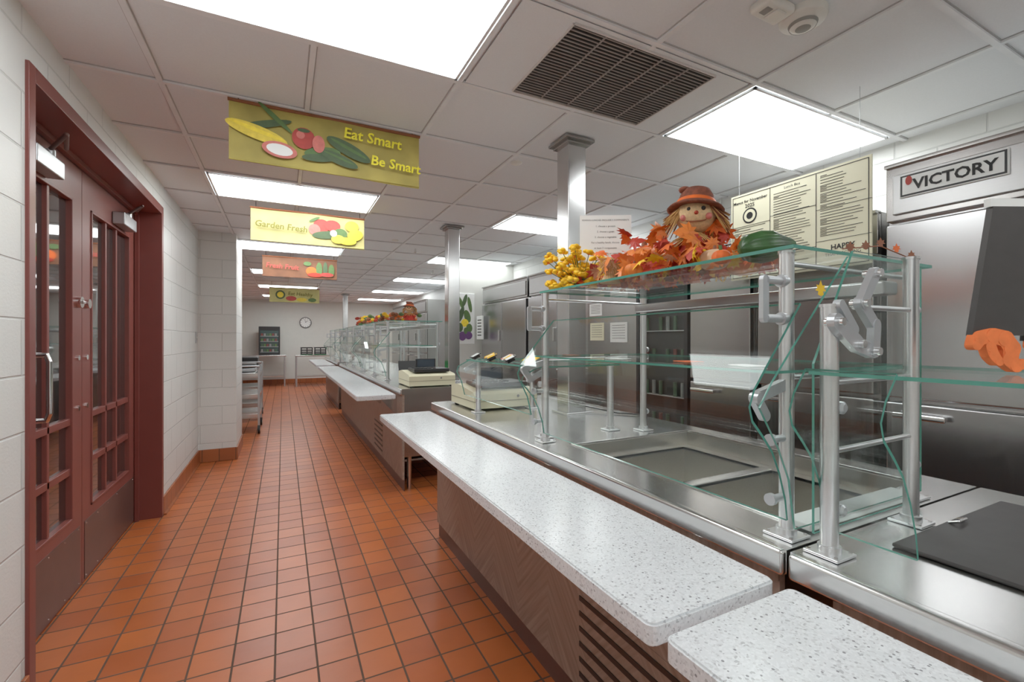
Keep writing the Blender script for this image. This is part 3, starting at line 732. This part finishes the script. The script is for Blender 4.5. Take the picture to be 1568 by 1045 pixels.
for (y,z,w,h,m) in ((3.36,1.42,.2,.16,cream),(3.06,1.41,.22,.17,paper),(3.38,1.62,.18,.11,paper)):
    b.box(2.556,2.5599,y-w/2,y+w/2,z-h/2,z+h/2,m)
    for k in range(6): b.box(2.5545,2.556,y-w*.38,y+w*.38,z+h*.35-k*h*.13,z+h*.35-k*h*.13+.003,ink)
b.done()
fridge('reach_in_refrigerator',3.56,4.9,2.68,2.13,2)
fridge('reach_in_refrigerator',4.95,6.35,2.68,2.13,2)
fridge('reach_in_refrigerator',8.6,9.9,2.45,2.13,2); fridge('reach_in_refrigerator',9.95,11.6,2.45,2.13,2)
b=B('wall_stub'); b.box(2.25,3.3,6.5,6.65,0,CH,wallW); b.done()
b=B('vegetable_poster'); b.box(2.30,2.62,6.487,6.5,1.28,2.05,paper,.003); o=(2.30,6.484,1.28);R=(1,0,0);U=(0,0,1)
for k,(x,z,rx,rz,m,a) in enumerate(((.1,.62,.03,.11,leafg,.4),(.16,.66,.03,.10,zuc,-.3),(.24,.6,.03,.12,leafg,.2),(.1,.45,.04,.12,zuc,-.3),(.2,.42,.05,.1,leafg,.3),(.16,.32,.06,.06,lemn,0),(.08,.25,.05,.07,zuc,0),(.23,.24,.05,.07,leafg,0),(.22,.13,.06,.06,purp,0),(.12,.12,.06,.07,purp,0),(.17,.2,.03,.05,leafg,0))):
    b.ell((x,z),rx,rz,(o[0],o[1]-.0008*k,o[2]),R,U,m,a)
b.done()
b=B('allergen_sign')
b.box(2.62,2.64,6.18,6.4,1.35,1.7,paper,.002)
for k in range(6): b.box(2.617,2.62,6.22,6.36,1.63-k*.045,1.645-k*.045,ink)
b.done()
b=B('menu_poster'); PX=2.405; y1=1.85; y0=1.12; z0=1.70; z1=2.20
b.box(PX,PX+.008,y0,y1,z0,z1,cream)
R=(0,-1,0);U=(0,0,1); w=y1-y0; x=PX-.0015
for z in (z0+.012,z1-.012,): b.box(x,PX,y0+.012,y1-.012,z-.0015,z+.0015,ink)
for yy in (y0+.012,y1-.012,y1-w/3,y1-2*w/3): b.box(x,PX,yy-.0015,yy+.0015,z0+.012,z1-.012,ink)
for (a,c,z) in ((0,1,.31),(1,2,.33),(2,3,.30),(1,2,.12),(2,3,.14)): b.box(x,PX,y1-w/3*c,y1-w/3*a,z0+z-.001,z0+z+.001,ink)
b.text('Menus for November',(x,y1-w/6,z1-.055),R,U,.024,ink,'CENTER',.0006); b.text('2025',(x,y1-w/6,z1-.085),R,U,.03,ink,'CENTER',.0006)
b.ell((0,0),.045,.045,(x,y1-w/6,z1-.135),R,U,ink); b.ell((0,0),.036,.036,(x-.0008,y1-w/6,z1-.135),R,U,cream); b.ell((0,0),.02,.02,(x-.0016,y1-w/6,z1-.135),R,U,ink)
b.text('Lunch Box',(x,y1-w/2,z1-.04),R,U,.02,ink,'CENTER')
random.seed(2)
for cidx,(zt_,zb) in enumerate((((z1-.20),z0+.03),((z1-.055),z0+.03),((z1-.04),z0+.16))):
    z=zt_; yy=y1-w/3*cidx-.02
    while z>zb:
        L=random.uniform(.1,.2); b.box(x,PX,yy-L,yy,z-.0012,z+.0012,ink); 
        if random.random()<.4: b.box(x,PX,yy-.03,yy,z+.006,z+.0085,ink)
        z-=.014
b.text('HAPPY',(x,y0+w/6,z0+.09),R,U,.035,ink,'CENTER',.0008); b.text('THANKSGIVING',(x,y0+w/6,z0+.06),R,U,.022,ink,'CENTER')
for yy in (y0+.05,y1-.05): b.cyl((PX+.004,yy,z1),(PX+.004,yy,CH-.006),.0012,alup,n=6)
b.done()

# ---------------------------------------------------------------- carts
def cart(x0,x1,y0,y1):
    b=B('utility_cart')
    for z in (.22,.50,.80):
        b.box(x0,x1,y0,y1,z,z+.02,ssH,.004)
        for (a,c,d,e) in ((x0,x1,y0,y0+.012),(x0,x1,y1-.012,y1),(x0,x0+.012,y0,y1),(x1-.012,x1,y0,y1)): b.box(a,c,d,e,z+.01,z+.065,ssH,.003)
    for x in (x0+.01,x1-.01):
        for y in (y0+.01,y1-.01):
            b.box(x-.014,x+.014,y-.014,y+.014,.12,.95,alup,.003)
            b.cyl((x,y,.085),(x,y,.12),.014,chrome); b.cyl((x-.016,y,.06),(x+.016,y,.06),.06,rubber,n=24); b.cyl((x-.018,y,.06),(x+.018,y,.06),.025,alup,n=16)
    b.tube([(x0+.01,y0+.01,.95),(x0+.01,y0-.06,.97),(x1-.01,y0-.06,.97),(x1-.01,y0+.01,.95)],.013,alup)
    b.done()
cart(-.86,-.30,7.45,8.2); cart(-.9,-.33,8.7,9.4)
b=B('storage_tub'); 
for k in range(3): b.box(-.8,-.36,7.55,8.05,.822+k*.062+.0,.87+k*.062,[ssH,alup,blk][k],.01)
b.done()
b=B('storage_tub'); b.box(-.82,-.38,8.8,9.3,.822,1.05,blk,.02); b.done()

# ---------------------------------------------------------------- far end
def table(x0,x1,y0,y1,n='work_table'):
    b=B(n); b.box(x0,x1,y0,y1,.86,.90,ssH,.006); b.box(x0+.05,x1-.05,y0+.05,y1-.05,.28,.30,ssH)
    for x in (x0+.04,x1-.04):
        for y in (y0+.04,y1-.04): b.cyl((x,y,0),(x,y,.86),.02,alup)
    b.done()
table(-1.1,.08,14.6,15.3); table(.3,1.35,14.2,14.9)
b=B('countertop_display_cooler'); b.box(-.62,-.08,14.75,15.25,.90,1.72,blk,.01); b.box(-.58,-.12,14.742,14.75,.96,1.6,M('cooler_glass',lin(60,76,76),.08),0)
for k in range(4):
    for j in range(6): b.box(-.56+j*.07,-.51+j*.07,14.735,14.742,1.0+k*.15,1.07+k*.15,[can_w,can_g,leafg,can_r][(j+k)%4])
for k in range(4): b.box(-.58,-.12,14.732,14.742,.985+k*.15,.995+k*.15,alup)
b.done()
b=B('milk_crate')
for k in range(2):
    x0=.45+k*.36; 
    for z in (.91,.96,1.02,1.09): b.box(x0,x0+.32,14.35,14.37,z,z+.03,blk); b.box(x0,x0+.32,14.65,14.67,z,z+.03,blk); b.box(x0,x0+.02,14.37,14.65,z,z+.03,blk); b.box(x0+.3,x0+.32,14.37,14.65,z,z+.03,blk)
    for x in (x0,x0+.15,x0+.29): b.box(x,x+.03,14.352,14.368,.901,1.12,blk)
    b.box(x0,x0+.32,14.35,14.67,.901,.91,green)
b.done()
b=B('wall_clock'); c=Vector((.62,YF,1.87))
b.cyl(c,c+Vector((0,-.03,0)),.17,blk,n=32); b.cyl(c+Vector((0,-.03,0)),c+Vector((0,-.033,0)),.15,paper,n=32)
for k in range(12):
    a=k*math.pi/6; p=c+Vector((.13*math.cos(a),-.036,.13*math.sin(a))); b.ball(p,(.01,.003,.01),ink,8,5)
b.cyl(c+Vector((0,-.037,0)),c+Vector((.06,-.037,.06)),.006,ink,n=6); b.cyl(c+Vector((0,-.037,0)),c+Vector((-.02,-.037,.11)),.004,ink,n=6)
b.done()

b=B('harvest_arrangement'); random.seed(21)
for k in range(110):
    c=Vector((random.uniform(1.1,1.5),random.uniform(6.9,8.3),SZ+.03+random.random()*.12)); b.ball(c,(.035,.035,.025),random.choice([oran,yell,redl,brn,leafg]),8,5)
b.done()
b=B('harvest_arrangement')
for k in range(55):
    c=Vector((random.uniform(1.1,1.5),random.uniform(5.4,5.9),SZ+.03+random.random()*.08)); b.ball(c,(.033,.033,.024),random.choice([oran,yell,brn,leafg]),8,5)
b.done()
scarecrow(1.3,5.2,SZ,.72,-2.0)

# ---------------------------------------------------------------- world, camera
w=bpy.data.worlds.new('world'); S.world=w; w.use_nodes=True
w.node_tree.nodes['Background'].inputs[0].default_value=(.5,.5,.5,1); w.node_tree.nodes['Background'].inputs[1].default_value=.3
cam=bpy.data.cameras.new('camera'); co=bpy.data.objects.new('camera',cam); S.collection.objects.link(co)
cam.lens=16; cam.sensor_width=36; cam.clip_start=.02; cam.shift_y=-.0016
co.location=(0,0,1.35); co.rotation_euler=(math.radians(90),0,math.radians(-26.7))
S.camera=co
